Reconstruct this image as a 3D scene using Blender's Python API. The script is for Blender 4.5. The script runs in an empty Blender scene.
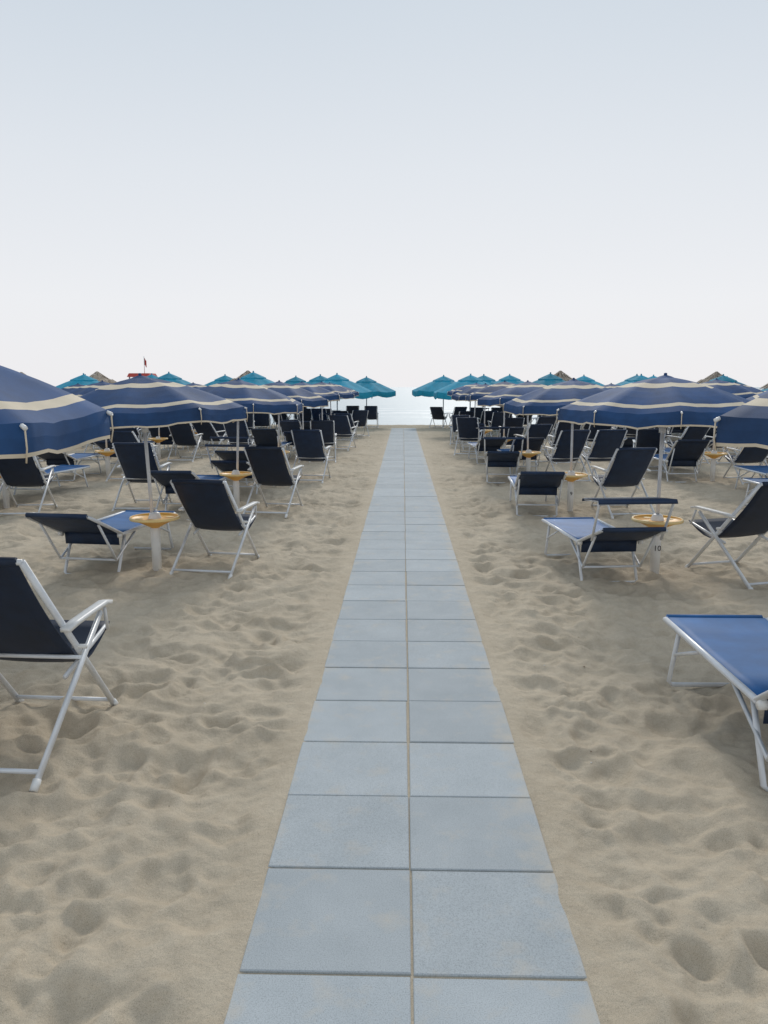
import bpy, math, random
import numpy as np
from mathutils import Vector, Matrix
random.seed(7); rng=np.random.RandomState(5)
scene=bpy.context.scene

# ------------------------------------------------------------ materials
def newmat(name):
    m=bpy.data.materials.new(name); m.use_nodes=True
    nt=m.node_tree; b=nt.nodes['Principled BSDF']; return m,nt,b
def nd(nt,t,**kw):
    n=nt.nodes.new(t)
    for k,v in kw.items(): setattr(n,k,v)
    return n
def ramp(nt,stops):
    r=nt.nodes.new('ShaderNodeValToRGB'); e=r.color_ramp.elements
    while len(e)<len(stops): e.new(0.5)
    for i,(p,c) in enumerate(stops):
        e[i].position=p; e[i].color=(c[0],c[1],c[2],1)
    return r
def noise(nt,co,scale,detail=4,rough=0.55):
    n=nd(nt,'ShaderNodeTexNoise'); n.inputs['Scale'].default_value=scale
    n.inputs['Detail'].default_value=detail; n.inputs['Roughness'].default_value=rough
    nt.links.new(co,n.inputs['Vector']); return n
def simple(name,col,rough=0.6,var=0.12,scale=6,bump=0.0,bscale=200,metal=0,objvar=0.0,translucent=0.0):
    m,nt,b=newmat(name)
    tc=nd(nt,'ShaderNodeTexCoord')
    n=noise(nt,tc.outputs['Object'],scale)
    lo=[c*(1-var) for c in col]; hi=[min(1,c*(1+var)) for c in col]
    r=ramp(nt,[(0.3,lo),(0.7,hi)])
    nt.links.new(n.outputs['Fac'],r.inputs['Fac'])
    out=r.outputs['Color']
    if objvar>0:
        oi=nd(nt,'ShaderNodeObjectInfo'); mr=nd(nt,'ShaderNodeMapRange')
        mr.inputs['To Min'].default_value=1-objvar; mr.inputs['To Max'].default_value=1+objvar
        nt.links.new(oi.outputs['Random'],mr.inputs['Value'])
        h=nd(nt,'ShaderNodeHueSaturation'); nt.links.new(mr.outputs['Result'],h.inputs['Value'])
        nt.links.new(out,h.inputs['Color']); out=h.outputs['Color']
    nt.links.new(out,b.inputs['Base Color'])
    b.inputs['Roughness'].default_value=rough; b.inputs['Metallic'].default_value=metal
    if bump>0:
        n2=noise(nt,tc.outputs['Object'],bscale,2); bp=nd(nt,'ShaderNodeBump')
        bp.inputs['Strength'].default_value=bump; bp.inputs['Distance'].default_value=0.002
        nt.links.new(n2.outputs['Fac'],bp.inputs['Height']); nt.links.new(bp.outputs['Normal'],b.inputs['Normal'])
    if translucent>0:
        tr=nd(nt,'ShaderNodeBsdfTranslucent'); nt.links.new(out,tr.inputs['Color'])
        mx=nd(nt,'ShaderNodeMixShader'); mx.inputs[0].default_value=translucent
        nt.links.new(b.outputs[0],mx.inputs[1]); nt.links.new(tr.outputs[0],mx.inputs[2])
        nt.links.new(mx.outputs[0],nt.nodes['Material Output'].inputs['Surface'])
    return m
M={}
M['navy']=simple('navy_canvas',(0.013,0.060,0.172),0.75,0.25,5,0.3,300,objvar=0.2,translucent=0.12)
M['cream']=simple('cream_canvas',(0.72,0.62,0.47),0.8,0.1,5,translucent=0.12)
M['sling']=simple('sling_fabric',(0.005,0.019,0.052),0.62,0.25,8,0.3,400,objvar=0.3)
M['bed']=simple('bed_fabric_blue',(0.008,0.098,0.28),0.62,0.15,6,0.3,400,objvar=0.2)
M['alu']=simple('white_aluminium',(0.70,0.72,0.74),0.35,0.09,9,metal=0.1)
M['plastic']=simple('white_plastic',(0.76,0.76,0.74),0.4,0.06,9)
M['yellow']=simple('yellow_plastic',(0.90,0.46,0.07),0.45,0.08,9)
M['cone']=simple('cream_plastic',(0.88,0.64,0.28),0.45,0.08,9)
M['ink']=simple('dark_ink',(0.02,0.02,0.025),0.6)
M['teal']=simple('teal_canvas',(0.010,0.28,0.42),0.8,0.2,4,0.2,200,objvar=0.2,translucent=0.15)
M['straw']=simple('straw_thatch',(0.38,0.31,0.24),0.9,0.35,25,objvar=0.2)
M['wood']=simple('weathered_wood',(0.22,0.15,0.10),0.8,0.2,12)
M['red']=simple('red_paint',(0.50,0.05,0.03),0.5,0.1,6)

# ------------------------------------------------------------ mesh builder
class MB:
    def __init__(s): s.v=[];s.f=[];s.m=[];s.s=[];s.mats=[]
    def mi(s,k):
        if k not in s.mats: s.mats.append(k)
        return s.mats.index(k)
    def add(s,vs,fs,mat,smooth=True):
        o=len(s.v); s.v+= [tuple(v) for v in vs]; i=s.mi(mat)
        for f in fs: s.f.append([o+a for a in f]); s.m.append(i); s.s.append(smooth)
    def tube(s,pts,r,mat,n=8,flat=1.0,closed=False):
        pts=[Vector(p) for p in pts]; N=len(pts); vs=[];fs=[]
        for i,p in enumerate(pts):
            if closed: d=(pts[(i+1)%N]-pts[i-1])
            else: d=pts[min(i+1,N-1)]-pts[max(i-1,0)]
            d.normalize()
            a=Vector((1,0,0)) if abs(d.x)<0.8 else Vector((0,0,1))
            u=d.cross(a).normalized(); w=d.cross(u).normalized()
            for k in range(n):
                t=2*math.pi*k/n
                vs.append(p+u*math.cos(t)*r+w*math.sin(t)*r*flat)
        seg=N if closed else N-1
        for i in range(seg):
            j=(i+1)%N
            for k in range(n):
                fs.append([i*n+k,i*n+(k+1)%n,j*n+(k+1)%n,j*n+k])
        if not closed:
            fs.append(list(range(n))[::-1]); fs.append([(N-1)*n+k for k in range(n)])
        s.add(vs,fs,mat)
    def sheet(s,prof,w0,w1,t,mat,nx=8,sag=0.0):
        P=[Vector((0,a,b)) for a,b in prof]; vs=[];fs=[];n=len(P)
        for side in (0,1):
            for i,p in enumerate(P):
                d=P[min(i+1,n-1)]-P[max(i-1,0)]; nr=Vector((0,-d.z,d.y)).normalized()
                e=math.sin(math.pi*i/(n-1))
                for k in range(nx+1):
                    u=k/nx; x=w0+(w1-w0)*u
                    q=p+nr*(t*(0.5-side))-nr*(sag*math.sin(math.pi*u)*e)
                    vs.append((x,q.y,q.z))
        W=nx+1; o=n*W
        for i in range(n-1):
            for k in range(nx):
                a=i*W+k
                fs.append([a,a+1,a+W+1,a+W]); fs.append([o+a,o+a+W,o+a+W+1,o+a+1])
        for i in range(n-1):
            a=i*W; fs.append([a,a+W,o+a+W,o+a]); a=i*W+nx; fs.append([a,o+a,o+a+W,a+W])
        for k in range(nx):
            fs.append([k,o+k,o+k+1,k+1]); a=(n-1)*W+k; fs.append([a,a+1,o+a+1,o+a])
        s.add(vs,fs,mat)
    def lathe(s,prof,mat,n=24,smooth=True):
        vs=[];fs=[]
        for r,z in prof:
            for k in range(n):
                t=2*math.pi*k/n; vs.append((r*math.cos(t),r*math.sin(t),z))
        for i in range(len(prof)-1):
            for k in range(n): fs.append([i*n+k,i*n+(k+1)%n,(i+1)*n+(k+1)%n,(i+1)*n+k])
        s.add(vs,fs,mat,smooth)
    def box(s,c,d,mat,bev=0.0):
        x,y,z=c; a,b,h=[q/2 for q in d]
        e=min(bev,a*.9,b*.9)
        if bev<=0:
            vs=[(x+i*a,y+j*b,z+k*h) for k in(-1,1) for i,j in((-1,-1),(1,-1),(1,1),(-1,1))]
            s.add(vs,[[3,2,1,0],[4,5,6,7],[0,1,5,4],[1,2,6,5],[2,3,7,6],[3,0,4,7]],mat,False)
        else:
            vs=[(x+i*a,y+j*b,z-h) for i,j in((-1,-1),(1,-1),(1,1),(-1,1))]
            vs+=[(x+i*a,y+j*b,z+h-e) for i,j in((-1,-1),(1,-1),(1,1),(-1,1))]
            vs+=[(x+i*(a-e),y+j*(b-e),z+h) for i,j in((-1,-1),(1,-1),(1,1),(-1,1))]
            fs=[[8,9,10,11]]
            for o in(0,4):
                for k in range(4): fs.append([o+k,o+(k+1)%4,o+4+(k+1)%4,o+4+k])
            s.add(vs,fs,mat,False)
    def mesh(s,name):
        me=bpy.data.meshes.new(name); me.from_pydata(s.v,[],s.f)
        for k in s.mats: me.materials.append(M[k])
        me.polygons.foreach_set('material_index',s.m); me.polygons.foreach_set('use_smooth',s.s)
        me.update(); return me
def place(me,name,loc,rz=0,sc=1,tilt=(0,0)):
    o=bpy.data.objects.new(name,me); scene.collection.objects.link(o)
    o.location=loc; o.rotation_euler=(tilt[0],tilt[1],rz)
    o.scale=(sc,sc,sc) if not isinstance(sc,tuple) else sc
    return o

# ------------------------------------------------------------ beach chair
def make_chair(top=(-0.37,0.97)):
    b=MB(); w=0.265; r=0.0135
    ff=(0.44,0.0); rf=(-0.46,0.0); arm=(0.27,0.570)
    k=(top[0]-ff[0])/top[1]
    A=lambda z: ff[0]+k*z
    for sx in(-1,1):
        x=sx*w; xo=sx*(w+0.03)
        b.tube([(x,top[0],top[1]),(x,ff[0],ff[1])],r*1.4,'alu',8,0.65)
        b.tube([(xo,rf[0],rf[1]),(xo,arm[0],arm[1])],r*1.4,'alu',8,0.65)
        b.tube([(x-sx*0.03,-0.02,0.33),(x-sx*0.03,0.47,0.44)],r,'alu',8,0.8)
        b.tube([(xo,0.32,0.575),(x-sx*.01,0.43,0.43)],r*.8,'alu',8,0.8)
        ya=A(.59)
        b.sheet([(ya-0.05,0.590),(ya+.05,0.600),(0.15,0.605),(0.31,0.608),(0.37,0.596)],xo-0.024,xo+0.024,0.020,'plastic',3)
        b.tube([(xo,ya-.02,0.585),(x,ya-.0,0.59)],r*.8,'alu')
        b.tube([(x,ff[0]-0.02,0.028),(x,ff[0]+0.012,-0.008)],0.019,'plastic')
        b.tube([(xo,rf[0]+0.03,0.028),(xo,rf[0]-0.008,-0.008)],0.019,'plastic')
        yc=A(.46); b.tube([(x-sx*.02,yc,0.46),(xo+sx*.02,yc,0.46)],0.012,'plastic')
    b.tube([(-w,top[0],top[1]),(w,top[0],top[1])],r,'alu')
    b.tube([(-w,0.40,0.045),(w,0.40,0.045)],r*.85,'alu')
    b.tube([(-w-.03,-0.405,0.05),(w+.03,-0.405,0.05)],r*.85,'alu')
    b.tube([(-w+.03,0.47,0.44),(w-.03,0.47,0.44)],r,'alu')
    b.tube([(-w-.03,0.04,0.41),(w+.03,0.04,0.41)],r*.8,'alu')
    prof=[]; zt=top[1]+.015
    for i in range(11):
        t=i/10; z=zt-t*(zt-.385); y=A(z)-.02*t-0.005
        e=math.sin(math.pi*t)*0.02
        prof.append((y-e,z-e*0.5))
    prof+=[(0.17,0.345),(0.25,0.355),(0.34,0.388),(0.43,0.43),(0.475,0.455)]
    b.sheet(prof,-w+0.017,w-0.017,0.007,'sling',8,0.014)
    b.tube([(-w+.02,top[0]-.012,top[1]+.005),(w-.02,top[0]-.012,top[1]+.005)],0.02,'sling')
    return b.mesh('beach_chair_mesh')
# ------------------------------------------------------------ sun lounger
def make_lounger(ang=32,canopy=False,w=0.29,L=0.62):
    b=MB(); H=0.38; hy=-0.22; fy=0.98; r=0.0155
    a=math.radians(ang); ty=hy-L*math.cos(a); tz=H+L*math.sin(a)
    b.tube([(-w,hy-.02,H),(-w,fy-.03,H),(-w+.03,fy,H),(w-.03,fy,H),(w,fy-.03,H),(w,hy-.02,H)],r,'alu',8,1.1)
    b.tube([(-w,hy,H),(-w,ty+.03,tz-.02),(-w+.03,ty,tz),(w-.03,ty,tz),(w,ty+.03,tz-.02),(w,hy,H)],r,'alu',8,1.1)
    b.sheet([(hy+.01,H+.004),(0.1,H-.004),(0.4,H-.006),(0.7,H-.004),(fy,H+.006)],-w+.012,w-.012,0.008,'bed',8,0.012)
    b.tube([(-w+.02,fy,H),(w-.02,fy,H)],0.021,'bed')
    pr=[]
    for i in range(7):
        t=i/6; pr.append((ty+(hy-ty)*t,tz+(H-tz)*t-0.010*math.sin(math.pi*t)))
    b.sheet(pr,-w+.012,w-.012,0.008,'sling',8,0.01)
    b.sheet([(y+.005*math.sin(a),z+.008) for y,z in pr],-w+.02,w-.02,0.004,'bed',8,0.01)
    b.tube([(-w+.02,ty,tz),(w-.02,ty,tz)],0.021,'sling')
    b.sheet([(hy-.012,H-.10),(hy-.018,H-.03),(hy-.02,H+.02)],-w+.03,w-.03,0.006,'sling',6,0.0)
    wi=w-0.03
    for (y0,y1) in((0.80,0.92),(hy+0.10,hy-0.06)):
        b.tube([(-wi,y0,H-.02),(-wi,y1,0.02),(-wi+.02,y1,0.0),(wi-.02,y1,0.0),(wi,y1,0.02),(wi,y0,H-.02)],r*.9,'alu')
    for sx in(-1,1):
        b.tube([(sx*(w-.02),hy-.42*math.cos(a),H+.42*math.sin(a)-.02),(sx*(w-.02),hy-.10,0.16),(sx*(w-.02),hy+.28,H-.03)],r*.75,'alu')
        b.tube([(sx*wi,0.45,H-.02),(sx*wi,0.86,0.2)],r*.7,'alu')
        b.tube([(sx*(w+.012),hy-.04,H),(sx*(w-.02),hy-.04,H)],0.028,'plastic')
    b.tube([(-w+.02,hy-.10,0.16),(w-.02,hy-.10,0.16)],r*.7,'alu')
    if canopy:
        cz=0.84; cy=ty-0.02
        for sx in(-1,1):
            b.tube([(sx*(w+.02),ty+.16,tz-.12),(sx*(w+.03),cy+.02,cz-.06),(sx*(w+.035),cy,cz)],r*.75,'alu')
        b.tube([(-w-.035,cy-.02,cz),(-w-.035,cy+.36,cz-.03),(w+.035,cy+.36,cz-.03),(w+.035,cy-.02,cz)],r*.7,'alu')
        b.sheet([(cy-.04,cz-.02),(cy-.02,cz+.012),(cy+.18,cz-.007),(cy+.38,cz-.030),(cy+.39,cz-.05)],-w-.05,w+.05,0.008,'sling',6,0.004)
    return b.mesh('sun_lounger_mesh')
# ------------------------------------------------------------ umbrella
def rimf(th,n):
    p=math.pi/n; d=(th%(2*p))-p
    return math.cos(p)/math.cos(d)
def make_umbrella(seed=0):
    rs=random.Random(seed); b=MB(); n=8; sub=8; R=0.90
    apex=1.79; drop=0.29
    rings=[0.03,0.10,0.20,0.32,0.385,0.45,0.56,0.68,0.78,0.835,0.90,0.955,1.0]
    NA=n*sub; vs=[]
    sag=[rs.uniform(.016,.040) for _ in range(n)]
    ro=[rs.uniform(.97,1.02) for _ in range(n)]; zo=[rs.uniform(-.02,.015) for _ in range(n)]
    def P(r,k):
        th=2*math.pi*k/NA; f=rimf(th,n)
        edge=math.sin(math.pi*((k%sub)/sub)); u=(k%sub)/sub; i=(k//sub)%n; j=(i+1)%n
        rr=r*R*(1-(1-f)*r)*(1-0.035*edge*r)*(1+(ro[i]*(1-u)+ro[j]*u-1)*r)
        z=apex-drop*(r**1.45)-sag[i]*edge*r*(1-0.2*r)+(zo[i]*(1-u)+zo[j]*u)*r*r
        z+=0.004*math.sin(u*math.pi*6+i)*edge*r**4
        return [rr*math.cos(th),rr*math.sin(th),z]
    for i,r in enumerate(rings):
        for k in range(NA): vs.append(P(r,k))
    creams={0.32,0.385,0.835}
    for i in range(len(rings)-1):
        m='cream' if rings[i] in creams else 'navy'
        fs=[[k,NA+k,NA+(k+1)%NA,(k+1)%NA] for k in range(NA)]
        b.add(vs[i*NA:(i+2)*NA],fs,m)
    fl=[rs.uniform(-.015,.02) for _ in range(NA)]
    def V(k,h):
        p=P(1.0,k); sc=1+0.012+fl[k%NA]*h*6*0.5
        wave=0.014*math.cos(2*math.pi*(k%sub)/sub*2)
        return (p[0]*sc,p[1]*sc,p[2]-h*(1+wave*4))
    hs=[0,0.05,0.102,0.116]
    vv=[V(k,h) for h in hs for k in range(NA)]
    for k in range(NA): vv[k]=tuple(P(1.0,k))
    for i in range(3):
        fs=[[k,NA+k,NA+(k+1)%NA,(k+1)%NA] for k in range(NA)]
        b.add(vv[i*NA:(i+2)*NA],fs,'cream' if i==2 else 'navy')
    b.lathe([(0.0,apex+.035),(0.012,apex+.032),(0.016,apex+.022),(0.012,apex+.015),(0.05,apex+.004),(0.09,apex-.014)],'navy',12)
    b.tube([(0,0,0.3),(0,0,apex+.0)],0.0165,'alu',10)
    b.tube([(0,0,1.30),(0,0,1.36)],0.03,'plastic',10)
    for k in range(n):
        th=2*math.pi*k/n; c,s=math.cos(th),math.sin(th)
        pts=[]
        for r in(0.03,0.3,0.6,0.85,1.0):
            p=P(r,k*sub); pts.append((p[0],p[1],p[2]-.012))
        b.tube(pts,0.005,'alu',6)
        p=P(0.5,k*sub); b.tube([(c*.025,s*.025,1.34),(p[0],p[1],p[2]-.014)],0.0045,'alu',6)
        p=P(1.0,k*sub); b.tube([(p[0]*1.0,p[1]*1.0,p[2]-.01),(p[0]*1.025,p[1]*1.025,p[2]-.02)],0.009,'plastic',6)
        b.tube([(p[0]*1.02,p[1]*1.02,p[2]-.02),(p[0]*1.025,p[1]*1.025,p[2]-.09),(p[0]*1.015,p[1]*1.015,p[2]-.14)],0.0035,'cream',5)
    return b.mesh('beach_umbrella_mesh')
def make_table():
    b=MB()
    b.lathe([(0.0,-0.05),(0.042,-0.05),(0.044,0.40),(0.036,0.43),(0.03,0.44)],'plastic',20)
    b.lathe([(0.028,0.42),(0.05,0.435),(0.10,0.462),(0.165,0.492),(0.19,0.503)],'yellow',28)
    b.lathe([(0.19,0.503),(0.222,0.506),(0.226,0.518),(0.220,0.532),(0.208,0.530)],'cone',28)
    b.lathe([(0.208,0.530),(0.20,0.516),(0.06,0.514)],'yellow',28)
    b.lathe([(0.06,0.514),(0.045,0.56),(0.032,0.57),(0.018,0.57)],'plastic',20)
    for k in range(4):
        t=k*math.pi/2+.4
        cx,cy=0.135*math.cos(t),0.135*math.sin(t)
        vs=[(cx+.036*math.cos(q*math.pi/6),cy+.036*math.sin(q*math.pi/6),0.5185) for q in range(12)]
        b.add(vs,[list(range(12))],'cone',False)
    return b.mesh('beach_table_mesh')
def make_teal(seed):
    rs=random.Random(seed); b=MB(); n=8; sub=4; NA=n*sub; R=1.33
    def ring(r,z,e=0):
        o=[]
        for k in range(NA):
            th=2*math.pi*k/NA; f=rimf(th,n); ed=math.sin(math.pi*((k%sub)/sub))
            rr=r*f; o.append((rr*math.cos(th),rr*math.sin(th),z-ed*e*r))
        return o
    def band(rs_,m):
        for i in range(len(rs_)-1):
            b.add(rs_[i]+rs_[i+1],[[k,NA+k,NA+(k+1)%NA,(k+1)%NA] for k in range(NA)],m)
    band([ring(0.03,2.20),ring(0.2,2.13,.02),ring(0.45,2.02,.03),ring(0.46,1.98,.03)],'teal')
    band([ring(0.30,2.04),ring(0.6,1.93,.03),ring(1.0,1.75,.04),ring(R,1.60,.04),ring(R+.01,1.52,.05),ring(R+.0,1.40,.06)],'teal')
    b.tube([(0,0,-.05),(0,0,2.24)],0.022,'alu',8)
    b.lathe([(0,2.26),(.03,2.24),(.02,2.19)],'teal',8)
    for k in range(n):
        th=2*math.pi*k/n; c,s=math.cos(th),math.sin(th)
        b.tube([(.3*c,.3*s,2.02),(R*c,R*s,1.585)],0.006,'alu',5)
        b.tube([(.02*c,.02*s,1.55),(.75*c,.75*s,1.83)],0.006,'alu',5)
    return b.mesh('teal_umbrella_mesh')
def make_straw(seed):
    rs=random.Random(seed); b=MB()
    b.tube([(0,0,-.05),(0,0,2.15)],0.035,'wood',8)
    b.lathe([(0.02,2.16),(0.5,1.93),(1.08,1.62)],'straw',20)
    b.lathe([(0.0,2.26),(0.05,2.23),(0.09,2.1)],'straw',10)
    vs=[];fs=[]
    for tier,(r0,z0,ln,cnt) in enumerate([(0.86,1.76,.38,300),(0.55,1.93,.42,200),(0.2,2.1,.45,120),(0.03,2.22,.3,60)]):
        for i in range(cnt):
            th=rs.uniform(0,2*math.pi); w=rs.uniform(.012,.03)*(1 if tier<2 else .8); l=ln*rs.uniform(.75,1.15)
            c,s=math.cos(th),math.sin(th); tx,ty=-s,c; up=rs.uniform(0.01,.04)
            r1=r0+l*.87; z1=z0-l*.5-rs.uniform(0,.05)
            o=len(vs)
            vs+=[(c*r0-tx*w,s*r0-ty*w,z0+up),(c*r0+tx*w,s*r0+ty*w,z0+up),(c*r1+tx*w*.4,s*r1+ty*w*.4,z1+up),(c*r1-tx*w*.4,s*r1-ty*w*.4,z1+up)]
            fs.append([o,o+1,o+2,o+3])
    b.add(vs,fs,'straw',False)
    for k in range(8):
        th=2*math.pi*k/8; c,s=math.cos(th),math.sin(th)
        b.tube([(.02*c,.02*s,2.1),(1.0*c,1.0*s,1.63)],0.012,'wood',5)
    return b.mesh('straw_umbrella_mesh')

ME_C0=make_chair((-0.37,0.97))
ME_C=[make_chair((-0.42,0.90)),make_chair((-0.46,0.86)),make_chair((-0.38,0.93))]
ME_L=[make_lounger(34,False),make_lounger(20,True),make_lounger(24,False),make_lounger(40,False)]
ME_U=[make_umbrella(i) for i in range(4)]
ME_T=make_table(); ME_TE=[make_teal(1),make_teal(2)]; ME_ST=[make_straw(1),make_straw(2)]

R_=random.Random(21)
def J(a): return R_.uniform(-a,a)
def text_num(txt):
    cu=bpy.data.curves.new('number','FONT'); cu.body=txt; cu.size=0.07; cu.align_x='CENTER'; cu.extrude=0.001
    o=bpy.data.objects.new('number_label',cu); scene.collection.objects.link(o)
    o.data.materials.append(M['ink']); return o
rows=[3.35+3.65*k for k in range(7)]
cols=[2.3+3.3*j for j in range(8)]
for i,D in enumerate(rows):
    for sgn in(-1,1):
        for j,X in enumerate(cols):
            if i<2 and j>3: continue
            near=(j==0 and i<4)
            jx,jy=(0,0) if near else (J(.12),J(.15))
            ux=sgn*X+jx; uy=D+jy
            if i==0 and j==0: ux=sgn*2.24 if sgn<0 else 2.33
            if i==1 and j==0 and sgn<0: ux=-2.27
            uh=1.0 if near else 1+J(.02)
            if i==0: uh=1.07
            place(R_.choice(ME_U),'beach_umbrella',(ux,uy,0),R_.uniform(0,6.28),(1.03,1.03,uh) if i==0 else (1,1,uh),(J(.035),J(.035)))
            t=place(ME_T,'beach_table',(ux,uy,0),0)
            if sgn>0 and j==0 and i in(1,2):
                num=text_num('10' if i==1 else '9')
                num.parent=t
                num.location=(0,-0.0465,0.24); num.rotation_euler=(math.pi/2,0,0)
            if sgn<0: cx,lx=-X+0.55,-X-0.62
            else: cx,lx=X+0.68,X-0.50
            if not near: cx+=J(.12); lx+=J(.12)
            cr=J(.25); lr=J(.12); cm=R_.choice(ME_C); cs=ls=1.0
            cy=D-.05+(0 if near else J(.25)); ly=D-.1+(0 if near else J(.3))
            if i==0 and j==0 and sgn<0: cx,cy,cr,cm=-1.840,3.54,-0.05,ME_C0
            if i==1 and j==0 and sgn<0: cx,cy,cr,cm,cs=-1.76,7.25,-0.15,ME_C[0],.96
            if i==2 and j==0 and sgn<0: cx,cr,cm=-1.76,-0.15,ME_C[0]
            if i==3 and j==0 and sgn<0: cx,cr=-1.68,-0.1
            if i==1 and j==0 and sgn>0: cx,cr,cm=3.08,0.30,ME_C[0]
            place(cm,'beach_chair',(cx,cy,0.004),cr,cs)
            lm=R_.choice(ME_L)
            if i==0 and j==0 and sgn>0: lx,ly,lr,lm=1.80,3.41,0.0,ME_L[0]
            if i==1 and j==0 and sgn>0: lx,ly,lr,lm,ls=1.79,6.98,0.10,ME_L[1],.95
            if i==1 and j==0 and sgn<0: lx,ly,lr,lm=-2.80,7.15,-0.12,ME_L[2]
            if i==2 and j==0 and sgn>0: lm=ME_L[2]
            place(lm,'sun_lounger',(lx,ly,0.004),lr,ls)
            if i>=2 or j>=1:
                if R_.random()<0.75:
                    place(R_.choice(ME_C),'beach_chair',(sgn*(X+1.45)+J(.12),D+J(.4),.004),J(.3))
                if R_.random()<0.7:
                    place(R_.choice(ME_L),'sun_lounger',(sgn*(X+.2)+J(.15),D+1.55+J(.25),0.004),J(.2))
                if i>=3 and R_.random()<.6:
                    place(R_.choice(ME_C),'beach_chair',(sgn*(X-.65)+J(.12),D+1.75+J(.25),.004),J(.3))
# front rows : teal umbrellas with thatched ones between them
for D in(27.9,30.6,33.2):
    for sgn in(-1,1):
        for j in range(8):
            X=1.62+2.95*j
            if D<30: X+=.75
            elif D<32: X+=1.5
            x=sgn*X+J(.12); y=D+J(.3)
            if (D>30 and D<32 and j in(1,3,4)):
                place(R_.choice(ME_ST),'straw_umbrella',(x,y,0),R_.uniform(0,6.28),(1,1,1.03+J(.02)))
            else:
                place(R_.choice(ME_TE),'teal_umbrella',(x,y,0),R_.uniform(0,6.28),(1,1,.98+J(.03)))
            place(R_.choice(ME_C),'beach_chair',(x+sgn*.6,y-.1+J(.2),.01),J(.3))
            place(R_.choice(ME_C),'beach_chair',(x-sgn*.2,y-.3+J(.2),.01),J(.3))
            place(R_.choice(ME_L),'sun_lounger',(x+sgn*1.35,y-.6+J(.2),.01),J(.15))

# ------------------------------------------------------------ lifeguard tower
b=MB(); 
for sx in(-1,1):
    for sy in(-1,1):
        b.tube([(sx*.55,sy*.6,-.05),(sx*.42,sy*.48,2.15)],0.035,'plastic')
    b.tube([(sx*.52,-.55,.5),(sx*.50,.55,.9)],0.02,'plastic')
b.box((0,0,1.15),(1.0,1.1,.05),'wood'); b.box((0,.25,1.42),(.5,.45,.05),'red'); b.box((0,.02,1.65),(.5,.04,.45),'red')
for z in(.3,.6,.9): b.tube([(-.3,-.62,z),(.3,-.62,z)],0.018,'plastic')
for sx in(-.3,.3): b.tube([(sx,-.66,0),(sx,-.56,1.15)],0.02,'plastic')
vs=[(-.5,-.6,2.14),(.5,-.6,2.14),(.5,.6,2.14),(-.5,.6,2.14),(-.44,-.5,2.30),(.44,-.5,2.30),(.44,.5,2.30),(-.44,.5,2.30)]
b.add(vs,[[3,2,1,0],[4,5,6,7],[0,1,5,4],[1,2,6,5],[2,3,7,6],[3,0,4,7]],'red',False)
b.tube([(.1,0,2.3),(.1,0,3.05)],0.014,'plastic')
vs=[];fs=[]
for q in range(6):
    for z in(0,1): vs.append((.1+q*.02,.03*math.sin(q*1.3),3.0-z*.3-q*.03))
for q in range(5): fs.append([2*q,2*q+2,2*q+3,2*q+1])
b.add(vs,fs,'red')
place(b.mesh('lifeguard_tower_mesh'),'lifeguard_tower',(-11.6,35.0,0))

# ------------------------------------------------------------ sand
xs=[0.0]
while xs[-1]<4000:
    x=xs[-1]; st=0.016 if x<3.2 else (0.016+ (x-3.2)*0.02 if x<25 else x*0.12)
    xs.append(x+st)
xs=np.array(sorted([-q for q in xs[1:]]+xs))+0.026
ys=[1.2]
while ys[-1]<60:
    y=ys[-1]; ys.append(y+0.015*max(1.0,(y/4.5)))
yb=[1.2]
while yb[-1]>-4000:
    y=yb[-1]; yb.append(y-(0.08 if y>-3 else abs(y)*.15+.05))
ys=np.array(sorted(yb[1:])+ys)
X,Y=np.meshgrid(xs,ys)
def vnoise(x,y,seed):
    xi=np.floor(x).astype(np.int64); yi=np.floor(y).astype(np.int64); fx=x-xi; fy=y-yi
    def h(a,b_):
        n=(a*374761393+b_*668265263+seed*1442695041)&0xFFFFFFFF
        n=((n^(n>>13))*1274126177)&0xFFFFFFFF
        n=(n^(n>>16))&0xFFFFFFFF
        return n/4294967295.0
    ux=fx*fx*fx*(fx*(fx*6-15)+10); uy=fy*fy*fy*(fy*(fy*6-15)+10)
    a=h(xi,yi);b1=h(xi+1,yi);c=h(xi,yi+1);d=h(xi+1,yi+1)
    return (a*(1-ux)+b1*ux)*(1-uy)+(c*(1-ux)+d*ux)*uy-0.5
def rot(x,y,a): return x*math.cos(a)-y*math.sin(a), x*math.sin(a)+y*math.cos(a)
Z=np.zeros_like(X)
wx=X+0.16*vnoise(X*2.3,Y*2.3,91)+.05*vnoise(X*7,Y*7,93); wy=Y+0.16*vnoise(X*2.3,Y*2.3,92)+.05*vnoise(X*7,Y*7,94)
fade=np.clip(1-(Y-10)/30,0.55,1)
for fr,am,an,sd,ay_ in [(0.8,.035,.3,3,1),(1.9,.045,.9,4,1.2),(2.8,.058,.25,5,1.35),(4.4,.048,-.35,6,1.3),(7,.024,.5,7,1.2),(14,.007,.5,8,1)]:
    a,b2=rot(wx,wy,an); n=vnoise(a*fr,b2*fr*ay_,sd)
    if 2.5<fr<9: n=0.35-np.sqrt(n*n+.005)*2.0
    Z+=n*am*fade
Z-=Z[(np.abs(X)<5)&(Y>1)&(Y<20)].mean()
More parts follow.
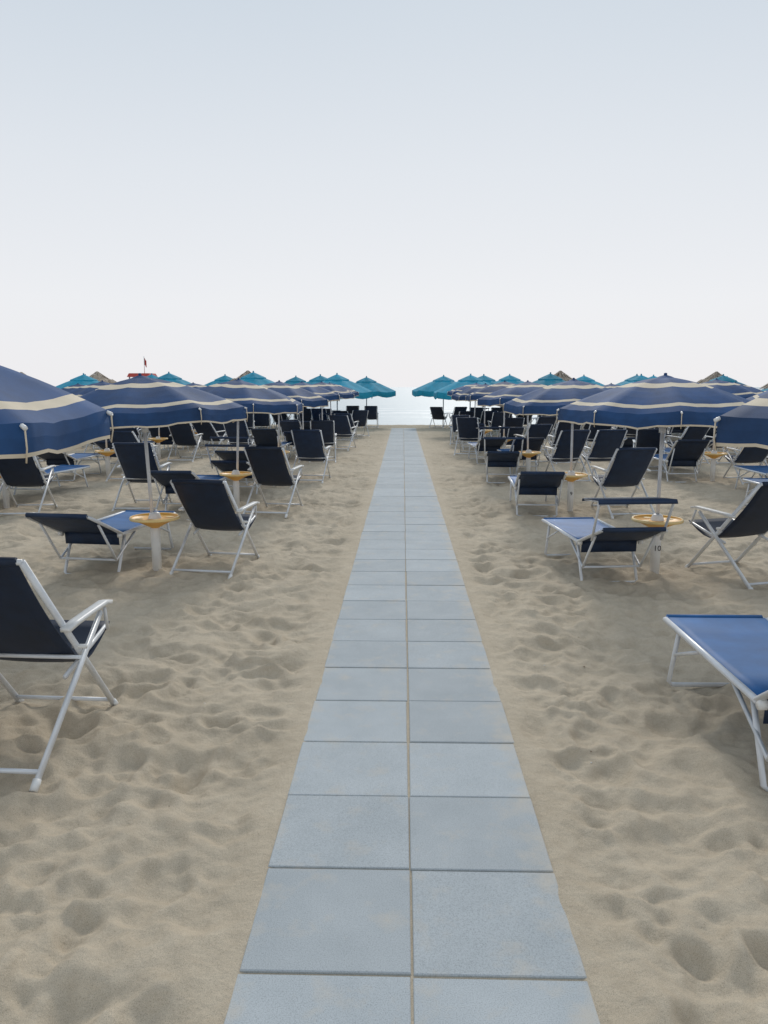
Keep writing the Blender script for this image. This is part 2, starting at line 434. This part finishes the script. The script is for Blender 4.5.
for _ in range(3200):
    D=1.0+18*rng.rand()**1.3; hx=1.0+D*0.55
    x=(rng.rand()*2-1)*hx
    if abs(x)<0.62: continue
    an=rng.normal(0,.6); dp=rng.uniform(.005,.018)
    i0,i1=np.searchsorted(xs,[x-.4,x+.4]); j0,j1=np.searchsorted(ys,[D-.4,D+.4])
    xx=X[j0:j1,i0:i1]-x; yy=Y[j0:j1,i0:i1]-D
    a,b2=rot(xx,yy,an); add=0
    for oy,lx,ly,dd in((.055,.065,.080,1.0),(-.075,.050,.058,.8)):
        q=np.sqrt((a/lx)**2+((b2-oy)/ly)**2)
        add=add-dp*dd*np.exp(-q**2.6*0.7)+dp*0.45*np.exp(-((q-1.5)/0.38)**2)
    Z[j0:j1,i0:i1]+=add
px=np.abs(X-0.032)
edge=0.503+0.022*vnoise(Y*3,X*0,55)+0.014*vnoise(Y*11,X*0,56)
t=np.clip((px-edge)/0.24,0,1); t=t*t*(3-2*t)
onpath=(Y<32.9)
Zp=np.where(px<edge-0.012,0.0135,0.0135+0.012*np.clip((px-edge+.012)/.03,0,1))
Z=np.where(onpath,Zp*(1-t)+(Z+0.012)*t,Z+0.012)
sl=np.clip((Y-34.8)/6,0,1); Z=Z*(1-sl)-sl*sl*0.9
nx,ny=len(xs),len(ys)
co=np.stack([X.ravel(),Y.ravel(),Z.ravel()],1).astype(np.float32)
idx=np.arange(nx*ny).reshape(ny,nx)
quads=np.stack([idx[:-1,:-1],idx[:-1,1:],idx[1:,1:],idx[1:,:-1]],-1).reshape(-1,4)
me=bpy.data.meshes.new('sand'); me.vertices.add(len(co)); me.vertices.foreach_set('co',co.ravel())
me.loops.add(quads.size); me.loops.foreach_set('vertex_index',quads.ravel().astype(np.int32))
me.polygons.add(len(quads)); me.polygons.foreach_set('loop_start',np.arange(0,quads.size,4,dtype=np.int32))
me.polygons.foreach_set('loop_total',np.full(len(quads),4,dtype=np.int32))
me.polygons.foreach_set('use_smooth',np.ones(len(quads),dtype=bool))
me.update(calc_edges=True); me.validate()
m,nt,bs=newmat('beach_sand')
tc=nd(nt,'ShaderNodeTexCoord'); O=tc.outputs['Object']
n1=noise(nt,O,1.3,5,.6); n2=noise(nt,O,420,3,.75); n3=noise(nt,O,14,4,.6)
r1=ramp(nt,[(0.3,(0.555,0.470,0.352)),(0.7,(0.63,0.542,0.415))]); nt.links.new(n1.outputs['Fac'],r1.inputs['Fac'])
r2=ramp(nt,[(0.30,(0.42,0.40,0.38)),(0.5,(1,1,1)),(0.75,(1.15,1.14,1.12))]); nt.links.new(n2.outputs['Fac'],r2.inputs['Fac'])
mx=nd(nt,'ShaderNodeMix',data_type='RGBA',blend_type='MULTIPLY'); mx.inputs[0].default_value=0.85
nt.links.new(r1.outputs['Color'],mx.inputs[6]); nt.links.new(r2.outputs['Color'],mx.inputs[7])
r3=ramp(nt,[(0.3,(0.88,0.87,0.86)),(0.65,(1,1,1))]); nt.links.new(n3.outputs['Fac'],r3.inputs['Fac'])
mx2=nd(nt,'ShaderNodeMix',data_type='RGBA',blend_type='MULTIPLY'); mx2.inputs[0].default_value=1
nt.links.new(mx.outputs[2],mx2.inputs[6]); nt.links.new(r3.outputs['Color'],mx2.inputs[7])
sp=nd(nt,'ShaderNodeSeparateXYZ'); nt.links.new(O,sp.inputs[0])
mr=nd(nt,'ShaderNodeMapRange'); mr.inputs['From Min'].default_value=35.0; mr.inputs['From Max'].default_value=36.6; nt.links.new(sp.outputs['Y'],mr.inputs['Value'])
mx3=nd(nt,'ShaderNodeMix',data_type='RGBA',blend_type='MIX'); nt.links.new(mr.outputs[0],mx3.inputs[0])
nt.links.new(mx2.outputs[2],mx3.inputs[6]); mx3.inputs[7].default_value=(.28,.24,.19,1)
nt.links.new(mx3.outputs[2],bs.inputs['Base Color']); bs.inputs['Roughness'].default_value=0.95
bs.inputs['Specular IOR Level'].default_value=0.15
bp=nd(nt,'ShaderNodeBump'); bp.inputs['Strength'].default_value=0.7; bp.inputs['Distance'].default_value=0.003
nt.links.new(n2.outputs['Fac'],bp.inputs['Height'])
bp2=nd(nt,'ShaderNodeBump'); bp2.inputs['Strength'].default_value=0.6; bp2.inputs['Distance'].default_value=0.02
n4=noise(nt,O,22,5,.6); nt.links.new(n4.outputs['Fac'],bp2.inputs['Height']); nt.links.new(bp.outputs[0],bp2.inputs['Normal'])
nt.links.new(bp2.outputs[0],bs.inputs['Normal'])
me.materials.append(m)
o=bpy.data.objects.new('sand',me); scene.collection.objects.link(o)

# ------------------------------------------------------------ paved path
m,nt,bs=newmat('concrete_paving')
tc=nd(nt,'ShaderNodeTexCoord'); O=tc.outputs['Object']; g=nd(nt,'ShaderNodeNewGeometry')
mr=nd(nt,'ShaderNodeMapRange'); mr.inputs['To Min'].default_value=.92; mr.inputs['To Max'].default_value=1.06
nt.links.new(g.outputs['Random Per Island'],mr.inputs['Value'])
n1=noise(nt,O,3,6,.65); n2=noise(nt,O,260,3,.7); n3=noise(nt,O,7,6,.65)
r1=ramp(nt,[(0.3,(0.400,0.435,0.450)),(0.7,(0.475,0.508,0.520))]); nt.links.new(n1.outputs['Fac'],r1.inputs['Fac'])
r2=ramp(nt,[(0.32,(.58,.58,.58)),(0.5,(1,1,1)),(.72,(1.12,1.12,1.12))]); nt.links.new(n2.outputs['Fac'],r2.inputs['Fac'])
mx=nd(nt,'ShaderNodeMix',data_type='RGBA',blend_type='MULTIPLY'); mx.inputs[0].default_value=.85
nt.links.new(r1.outputs['Color'],mx.inputs[6]); nt.links.new(r2.outputs['Color'],mx.inputs[7])
h=nd(nt,'ShaderNodeHueSaturation'); nt.links.new(mx.outputs[2],h.inputs['Color']); nt.links.new(mr.outputs[0],h.inputs['Value'])
spx=nd(nt,'ShaderNodeSeparateXYZ'); nt.links.new(O,spx.inputs[0])
ab=nd(nt,'ShaderNodeMath',operation='ABSOLUTE'); nt.links.new(spx.outputs['X'],ab.inputs[0])
em=nd(nt,'ShaderNodeMapRange'); em.inputs['From Min'].default_value=.40; em.inputs['From Max'].default_value=.54; em.inputs['To Max'].default_value=.20
nt.links.new(ab.outputs[0],em.inputs['Value'])
ad=nd(nt,'ShaderNodeMath',operation='ADD'); nt.links.new(n3.outputs['Fac'],ad.inputs[0]); nt.links.new(em.outputs[0],ad.inputs[1])
r3=ramp(nt,[(0.54,(0,0,0)),(0.84,(.7,.7,.7))]); nt.links.new(ad.outputs[0],r3.inputs['Fac'])
mx2=nd(nt,'ShaderNodeMix',data_type='RGBA'); nt.links.new(r3.outputs['Color'],mx2.inputs[0])
nt.links.new(h.outputs['Color'],mx2.inputs[6]); mx2.inputs[7].default_value=(.56,.50,.41,1)
nt.links.new(mx2.outputs[2],bs.inputs['Base Color']); bs.inputs['Roughness'].default_value=.85
bp=nd(nt,'ShaderNodeBump'); bp.inputs['Strength'].default_value=.35; bp.inputs['Distance'].default_value=.002
nt.links.new(n2.outputs['Fac'],bp.inputs['Height']); nt.links.new(bp.outputs[0],bs.inputs['Normal'])
M['pave']=m
b=MB()
k=-12
while 2.017+.5*k<32.4:
    y0=2.017+.5*k
    for sx in(-1,1):
        z=J(.002)
        b.box((0.032+sx*.2545+J(.003),y0+.25+J(.002),-.01+z),(.500+J(.002),.490+J(.002),.062),'pave',.003)
    k+=1
place(b.mesh('paved_path'),'paved_path',(0,0,0))

# debris
b=MB()
for _ in range(90):
    D=1.5+9*rng.rand(); x=(rng.rand()*2-1)*(1+.5*D)
    if abs(x)<.6: continue
    i=min(np.searchsorted(xs,x),nx-1); j=min(np.searchsorted(ys,D),ny-1); z=Z[j,i]
    s=rng.uniform(.003,.007)
    vs=[(x+s*a*rng.uniform(.6,1.3),D+s*c*rng.uniform(.6,1.3),z+s*.6*e) for a,c,e in((1,0,0),(0,1,0),(-1,0,0),(0,-1,0),(0,0,1),(0,0,-1))]
    b.add(vs,[[0,1,4],[1,2,4],[2,3,4],[3,0,4],[1,0,5],[2,1,5],[3,2,5],[0,3,5]],rng.choice(['plastic','wood','wood','straw']))
place(b.mesh('pebbles_mesh'),'pebbles',(0,0,0))

# ------------------------------------------------------------ sea
sx_=np.concatenate([-np.geomspace(8000,30,40),np.linspace(-29,29,60),np.geomspace(30,8000,40)])
sy_=np.concatenate([np.arange(35.6,80,.12),np.geomspace(80,12000,80)])
SX,SY=np.meshgrid(sx_,sy_)
ph=SY+1.2*vnoise(SX*.08,SY*.05,3)*4+vnoise(SX*.4,SY*.2,8)
am=np.clip((SY-36)/10,0,1)*np.clip(1-(SY-60)/60,0,1)
SZ=-0.10+am*(0.05*np.maximum(0,np.sin(ph*1.1))**3+.02*vnoise(SX*.7,SY*3,4))+0.015*vnoise(SX*.5,SY*.5,5)*np.clip(1-(SY-60)/60,0,1)
co=np.stack([SX.ravel(),SY.ravel(),SZ.ravel()],1).tolist()
ax,ay=len(sx_),len(sy_); fs=[[j*ax+i,j*ax+i+1,(j+1)*ax+i+1,(j+1)*ax+i] for j in range(ay-1) for i in range(ax-1)]
me=bpy.data.meshes.new('sea'); me.from_pydata(co,[],fs); me.polygons.foreach_set('use_smooth',[True]*len(fs))
m,nt,bs=newmat('sea_water')
tc=nd(nt,'ShaderNodeTexCoord'); O=tc.outputs['Object']
mp=nd(nt,'ShaderNodeMapping'); mp.inputs['Scale'].default_value=(.25,1,1); nt.links.new(O,mp.inputs['Vector'])
n1=noise(nt,mp.outputs[0],1.6,6,.6); n2=noise(nt,mp.outputs[0],.35,4,.6)
bp=nd(nt,'ShaderNodeBump'); bp.inputs['Strength'].default_value=.4; bp.inputs['Distance'].default_value=.12
nt.links.new(n1.outputs['Fac'],bp.inputs['Height']); nt.links.new(bp.outputs[0],bs.inputs['Normal'])
sp=nd(nt,'ShaderNodeSeparateXYZ'); nt.links.new(O,sp.inputs[0])
fo=nd(nt,'ShaderNodeMapRange'); fo.inputs['From Min'].default_value=-.075; fo.inputs['From Max'].default_value=-.05; nt.links.new(sp.outputs['Z'],fo.inputs['Value'])
fo2=nd(nt,'ShaderNodeMapRange'); fo2.inputs['From Min'].default_value=37.5; fo2.inputs['From Max'].default_value=36.2; nt.links.new(sp.outputs['Y'],fo2.inputs['Value'])
mm=nd(nt,'ShaderNodeMath',operation='MAXIMUM'); nt.links.new(fo.outputs[0],mm.inputs[0]); nt.links.new(fo2.outputs[0],mm.inputs[1])
ml=nd(nt,'ShaderNodeMath',operation='MULTIPLY'); nt.links.new(mm.outputs[0],ml.inputs[0]); nt.links.new(n2.outputs['Fac'],ml.inputs[1])
rr=ramp(nt,[(.3,(0,0,0)),(.5,(1,1,1))]); nt.links.new(ml.outputs[0],rr.inputs['Fac'])
mx=nd(nt,'ShaderNodeMix',data_type='RGBA'); nt.links.new(rr.outputs['Color'],mx.inputs[0])
mx.inputs[6].default_value=(.34,.44,.48,1); mx.inputs[7].default_value=(.85,.85,.85,1)
nt.links.new(mx.outputs[2],bs.inputs['Base Color']); bs.inputs['Roughness'].default_value=.28
bs.inputs['Specular IOR Level'].default_value=.35
me.materials.append(m); o=bpy.data.objects.new('sea',me); scene.collection.objects.link(o)

# ------------------------------------------------------------ world + sun
w=bpy.data.worlds.new('World'); scene.world=w; w.use_nodes=True; nt=w.node_tree
bg=nt.nodes['Background']
sunel=math.radians(33); az=math.radians(6)   # soft sun over the sea
sky=nd(nt,'ShaderNodeTexSky',sky_type='NISHITA'); sky.sun_disc=False; sky.sun_elevation=sunel; sky.sun_rotation=az
tc=nd(nt,'ShaderNodeTexCoord'); sp=nd(nt,'ShaderNodeSeparateXYZ'); nt.links.new(tc.outputs['Generated'],sp.inputs[0])
r=ramp(nt,[(0.0,(7.60,7.55,7.75)),(0.10,(7.55,7.65,7.9)),(0.25,(6.7,7.05,7.5)),(0.45,(5.25,5.95,6.7)),(1.0,(4.6,5.4,6.4))])
nt.links.new(sp.outputs['Z'],r.inputs['Fac'])
mx=nd(nt,'ShaderNodeMix',data_type='RGBA'); mx.inputs[0].default_value=.98
nt.links.new(sky.outputs[0],mx.inputs[6]); nt.links.new(r.outputs['Color'],mx.inputs[7])
nt.links.new(mx.outputs[2],bg.inputs['Color']); bg.inputs['Strength'].default_value=0.112
L=bpy.data.lights.new('sun','SUN'); L.energy=1.5; L.angle=math.radians(13); L.color=(1,.95,.88)
lo=bpy.data.objects.new('sun',L); scene.collection.objects.link(lo)
d=Vector((math.sin(az)*math.cos(sunel),math.cos(az)*math.cos(sunel),math.sin(sunel)))
lo.rotation_euler=d.to_track_quat('Z','Y').to_euler()

# ------------------------------------------------------------ camera
cam=bpy.data.cameras.new('camera'); co_=bpy.data.objects.new('camera',cam); scene.collection.objects.link(co_)
cam.sensor_fit='VERTICAL'; cam.sensor_height=36; cam.lens=780/1024*36; cam.clip_end=20000; cam.clip_start=.05
co_.location=(0,0,1.70)
co_.rotation_euler=(math.radians(90-9.1),0,math.atan(19/790))
scene.camera=co_
scene.view_settings.view_transform='Standard'; scene.view_settings.look='None'; scene.view_settings.exposure=0
